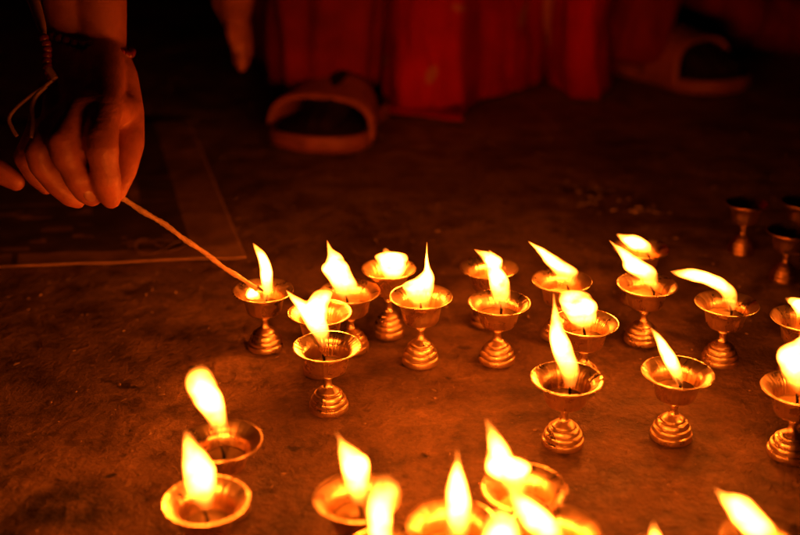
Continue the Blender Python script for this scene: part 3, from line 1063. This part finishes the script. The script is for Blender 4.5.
# second strand hanging at the outer side of the wrist
for k in range(9):
    o = bpy.data.objects.new('bead', bead_me); C.objects.link(o); o.parent = br
    o.location = P(44 + 1.4 * math.sin(k) + k * .9, 38 + k * 5.6, .89)
def thread(pts, r):
    bm = bmesh.new()
    tube(bm, catmull([(*P(x, y, d), r) for x, y, d in pts], 6), 8)
    from_bm('tassel', bm, M_GOLD, br)
thread([(52, 80, .875), (42, 88, .875), (30, 96, .875), (16, 108, .875), (9, 118, .875), (12, 128, .875), (17, 136, .875)], .0017)
thread([(46, 86, .875), (36, 96, .875), (32, 108, .875), (33, 122, .875), (31, 138, .875)], .0020)
thread([(48, 68, .875), (52, 74, .875), (55, 79, .875)], .003)
bm = bmesh.new()
tube(bm, catmull([(*P(26, -40, .94), .006), (*P(31, -8, .93), .0058), (*P(36, 8, .92), .005), (*P(41, 24, .91), .004), (*P(44, 36, .90), .0022)], 6), 14)
from_bm('cuff', bm, M_PALE, p1)

# --- the taper in the hand
tp = empty('taper', (0, 0, 0))
tag(tp, 'thin twisted wick taper held between finger and thumb, its tip burning in a lamp', 'taper')
bm = bmesh.new()
t0 = P(112, 193, .893); t1 = at_y(257, 287, lamp_list[0].location.y - .012)
pts = []
nT = 60
for i in range(nT + 1):
    k = -.05 + 1.05 * i / nT
    q = t0.lerp(t1, k)
    q += Vector((0, 0, 1)) * (.0022 * math.sin(k * 5.2) + .0006 * math.sin(k * 23))
    pts.append((q.x, q.y, q.z, .0024 + .0003 * math.sin(k * 40) - .0004 * k))
tube(bm, pts, 18, twist=420, ridge=.13, nr=3)
from_bm('shaft', bm, M_TAPER, tp)
bm = bmesh.new()
dv = (t1 - t0).normalized()
tube(bm, [(*(t1 + dv * .001 * i), .0021 - .00018 * i) for i in range(8)], 10, twist=300, ridge=.12)
from_bm('charred_tip', bm, M_WICK, tp)
child('flame', flame_from([(256,301,262,299),(249,299,260,295),(246,295,257,290),(247,289,255,286),(252,285)], t1.y, Vector((0, 0, 0)), 77), tp)

# --- person two: kneeling in a long red robe
p2 = empty('person', (0, 0, 0))
tag(p2, 'kneeling person in a long bright red robe falling in folds to the ground', 'person')
def robe2():
    hem = [(383, 1.84), (388, 1.79), (398, 1.755), (412, 1.735), (432, 1.73), (450, 1.735), (462, 1.745), (470, 1.79), (480, 1.845), (494, 1.865), (508, 1.885), (522, 1.92), (536, 1.97), (546, 2.03),
           (552, 1.97), (560, 1.885), (572, 1.850), (588, 1.848), (600, 1.865), (608, 1.93), (614, 2.02), (616, 2.2), (590, 2.42), (520, 2.5), (430, 2.45), (385, 2.25), (378, 2.0)]
    pts = []
    for px, d in hem:
        g = CP + ray(px, 100) * d
        pts.append((g.x, g.y + .0, 0.0))
    # closed smooth curve
    P_ = pts[-1:] + pts + pts[:2]
    cl = []
    for i in range(1, len(P_) - 2):
        p0, p1_, p2_, p3 = P_[i - 1], P_[i], P_[i + 1], P_[i + 2]
        for k in range(12):
            t = k / 12
            cl.append(Vector([.5 * (2 * b + (-a + c) * t + (2 * a - 5 * b + 4 * c - d) * t * t + (-a + 3 * b - 3 * c + d) * t ** 3) for a, b, c, d in zip(p0, p1_, p2_, p3)]))
    n = len(cl)
    cen = sum(cl, Vector()) / n
    bm = bmesh.new()
    rings = []
    H = .80
    nz = 46
    for j in range(nz + 1):
        k = j / nz
        z = H * k ** 1.25
        ring = []
        for i, v in enumerate(cl):
            # straight-hanging low down, gathering to the waist and shoulders higher up
            gather = 0 if z < .22 else min(1, (z - .22) / .25)
            tgt = cen + (v - cen).normalized() * (.17 if z < .6 else .17 - (z - .6) * .35)
            tgt.x = cen.x + (tgt.x - cen.x) * 1.15
            q = v.lerp(tgt, gather * gather * (3 - 2 * gather) * .85)
            # lobes soften upward
            sm = (cl[(i + 10) % n] + cl[(i - 10) % n] + cl[(i + 20) % n] + cl[(i - 20) % n]) / 4
            q = q.lerp(q + (sm - v), min(1, z / .25) * .6)
            nrm = (v - cen).normalized()
            ph = i / n * 2 * PI
            fold = .003 * math.sin(13 * ph + 2.0 * math.sin(z * 9) + 3 * noise.noise(Vector((ph * 3, z * 3, 2)))) + \
                   .010 * noise.noise(Vector((q.x * 7, q.y * 11, z * 4.0))) + .010 * noise.noise(Vector((q.x * 16 + z * 14, q.y * 16, z * 9.0))) + .004 * noise.noise(Vector((q.x * 60, q.y * 60, z * 14)))
            q = q + nrm * fold * (1 if j else .8)
            ring.append(bm.verts.new((q.x, q.y, z + (.004 + .006 * noise.noise(Vector((ph * 6, 0, 4))) if j == 0 else 0))))
        rings.append(ring)
    for a, b in zip(rings[:-1], rings[1:]):
        for i in range(n):
            bm.faces.new((a[i], a[(i + 1) % n], b[(i + 1) % n], b[i]))
    bm.faces.new(rings[-1])
    bmesh.ops.recalc_face_normals(bm, faces=bm.faces)
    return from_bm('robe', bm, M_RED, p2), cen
rb, cen2 = robe2()
# a turned edge of the robe lying on the ground
bm = bmesh.new()
ps = [(381, 108, 0), (392, 110, 0), (410, 112, 0), (428, 114, 0), (446, 117, 0), (462, 119, 0)]
rings = []
for i, (x, y, _) in enumerate(ps):
    g = at_h(x, y, .006)
    ring = []
    for k in range(20):
        a = 2 * PI * k / 20
        ring.append(bm.verts.new((g.x, g.y + .055 * math.cos(a) + .03, .010 + .009 * math.sin(a) + .002 * math.sin(3 * i))))
    rings.append(ring)
for a, b in zip(rings[:-1], rings[1:]):
    for k in range(20): bm.faces.new((a[k], a[(k + 1) % 20], b[(k + 1) % 20], b[k]))
bm.faces.new(list(reversed(rings[0]))); bm.faces.new(rings[-1])
bmesh.ops.recalc_face_normals(bm, faces=bm.faces)
from_bm('robe_hem', bm, M_RED, rb)
c2 = Vector((cen2.x, cen2.y, 0))
hd2 = c2 + Vector((0, -.08, .98))
seg2 = [(c2 + Vector((-.07, .06, .10)), .06, c2 + Vector((0, .02, .35)), .09), (c2 + Vector((.07, .10, .10)), .06, c2 + Vector((0, .02, .35)), .09),
        (c2 + Vector((0, .02, .35)), .09, c2 + Vector((0, 0, .70)), .08), (c2 + Vector((-.06, 0, .72)), .04, c2 + Vector((.06, 0, .72)), .04),
        (c2 + Vector((0, 0, .72)), .06, hd2, .052)]
seg2 += head_segs(hd2)
skin_from('body', seg2, M_SKIN, p2, voxel=.005, smooth_it=3)
hair_obj(hd2, p2); eyes(hd2, p2)

# --- person three: dark clothes, one sandalled foot seen from the side
p3 = empty('person', (0, 0, 0))
tag(p3, 'dark-clothed person squatting beside the red robe, one socked foot in a sandal', 'person')
f3 = at_h(684, 88)
f3.z = 0
sg = at_h(692, 94)
sandal(p3, (sg.x, sg.y + .10, 0), -PI / 2 - R(50), M_SOCK, L=.27, ws=1.55, strap=(.34, .72), sh=.092)
b3 = Vector((f3.x - .01, f3.y + .28, .36))
ank = Vector((f3.x - .075, f3.y + .04, .12))
kn = Vector((f3.x + .02, f3.y - .02 + .10, .50))
hd3 = Vector((f3.x + .05, f3.y + .08, 1.0))
seg3 = [(ank, .042, kn, .058), (kn, .062, b3, .10), (b3, .13, Vector((f3.x + .03, f3.y + .16, .74)), .10), (Vector((f3.x - .13, f3.y + .15, .76)), .05, Vector((f3.x + .19, f3.y + .15, .76)), .05),
        (Vector((f3.x + .03, f3.y + .15, .76)), .055, hd3, .052), (b3, .10, P(735, 18, 2.18), .055), (P(735, 18, 2.18), .05, P(850, 30, 2.2), .045),
        (Vector((f3.x - .13, f3.y + .15, .76)), .045, Vector((f3.x - .16, f3.y + .02, .52)), .036), (Vector((f3.x - .16, f3.y + .02, .52)), .034, kn + Vector((0, 0, .06)), .026),
        (Vector((f3.x + .19, f3.y + .15, .76)), .045, Vector((f3.x + .22, f3.y + .05, .52)), .036), (Vector((f3.x + .22, f3.y + .05, .52)), .034, kn + Vector((.03, 0, .07)), .026)]
seg3 += head_segs(hd3)
skin_from('body', seg3, M_SKIN, p3, voxel=.005, smooth_it=3)
hair_obj(hd3, p3); eyes(hd3, p3)
cover('trousers', [(ank + Vector((-.01, 0, -.025)), .050, kn, .062), (kn, .065, b3, .105), (b3, .11, P(735, 18, 2.18), .055), (P(735, 18, 2.18), .05, P(850, 30, 2.2), .05)], M_MAROON2, p3, seed=4, amp=.014)
cover('shirt', [(b3, .135, Vector((f3.x + .03, f3.y + .16, .74)), .105), (Vector((f3.x - .13, f3.y + .15, .76)), .055, Vector((f3.x + .19, f3.y + .15, .76)), .055),
                (Vector((f3.x - .13, f3.y + .15, .76)), .05, Vector((f3.x - .16, f3.y + .02, .52)), .04), (Vector((f3.x + .19, f3.y + .15, .76)), .05, Vector((f3.x + .22, f3.y + .05, .52)), .04)], M_BROWN, p3, seed=6)

# --- person four: only a fingertip reaches in from the left edge
p4 = empty('person', (0, 0, 0))
tag(p4, 'person beyond the left edge, only one fingertip showing beside the reaching hand', 'person')
hw4 = P(-150, 95, 1.0)
k4 = [J(-62, 150, .97, 15), J(-70, 128, .985, 15), J(-66, 172, .96, 14), J(-72, 190, .96, 12)]
seg4 = []
for k in k4:
    seg4.append((hw4, .026, k[0], k[1]))
for a, b in zip(k4[:-1], k4[1:]): seg4.append((a[0], a[1], b[0], b[1]))
seg4 += chain([k4[0], J(-28, 158, .95, 13), J(0, 172, .945, 12), J(16, 182, .945, 9.5)])
seg4 += chain([k4[1], J(-36, 120, .97, 12), J(-18, 134, .965, 11), J(-14, 150, .965, 9)])
seg4 += chain([k4[2], J(-40, 186, .95, 12), J(-40, 204, .95, 11), J(-52, 212, .95, 9)])
seg4 += chain([k4[3], J(-52, 206, .95, 11), J(-56, 220, .95, 10), J(-66, 224, .95, 8)])
seg4 += chain([(hw4, .024), J(-92, 92, .98, 15), J(-60, 96, .97, 12), J(-40, 106, .965, 9)])
e4 = hw4 + Vector((-.10, .18, .20)); s4 = e4 + Vector((-.05, .20, .22))
hd4 = s4 + Vector((-.16, -.02, .20))
seg4 += [(hw4, .027, e4, .04), (e4, .042, s4, .05), (s4, .055, s4 + Vector((-.34, .05, 0)), .055), (s4 + Vector((-.17, .03, 0)), .10, s4 + Vector((-.17, .2, -.38)), .13),
         (s4 + Vector((-.17, .02, .02)), .055, hd4, .052), (s4 + Vector((-.10, .2, -.38)), .09, s4 + Vector((-.02, -.12, -.18)), .06), (s4 + Vector((-.02, -.12, -.18)), .06, Vector((s4.x - .05, s4.y + .05, .05)), .04),
         (s4 + Vector((-.24, .2, -.38)), .09, s4 + Vector((-.34, -.12, -.18)), .06), (s4 + Vector((-.34, -.12, -.18)), .06, Vector((s4.x - .34, s4.y + .05, .05)), .04)]
seg4 += head_segs(hd4)
skin_from('body', seg4, M_SKIN, p4, voxel=.0028, smooth_it=4)
hair_obj(hd4, p4); eyes(hd4, p4)
cover('shirt', [(e4, .045, s4, .055), (s4, .06, s4 + Vector((-.34, .05, 0)), .06), (s4 + Vector((-.17, .03, 0)), .11, s4 + Vector((-.17, .2, -.38)), .14)], M_BROWN, p4, seed=9)
cover('trousers', [(s4 + Vector((-.10, .2, -.38)), .10, s4 + Vector((-.02, -.12, -.18)), .065), (s4 + Vector((-.02, -.12, -.18)), .065, Vector((s4.x - .05, s4.y + .05, .06)), .045),
         (s4 + Vector((-.24, .2, -.38)), .10, s4 + Vector((-.34, -.12, -.18)), .065), (s4 + Vector((-.34, -.12, -.18)), .065, Vector((s4.x - .34, s4.y + .05, .06)), .045)], M_BROWN, p4, seed=11)
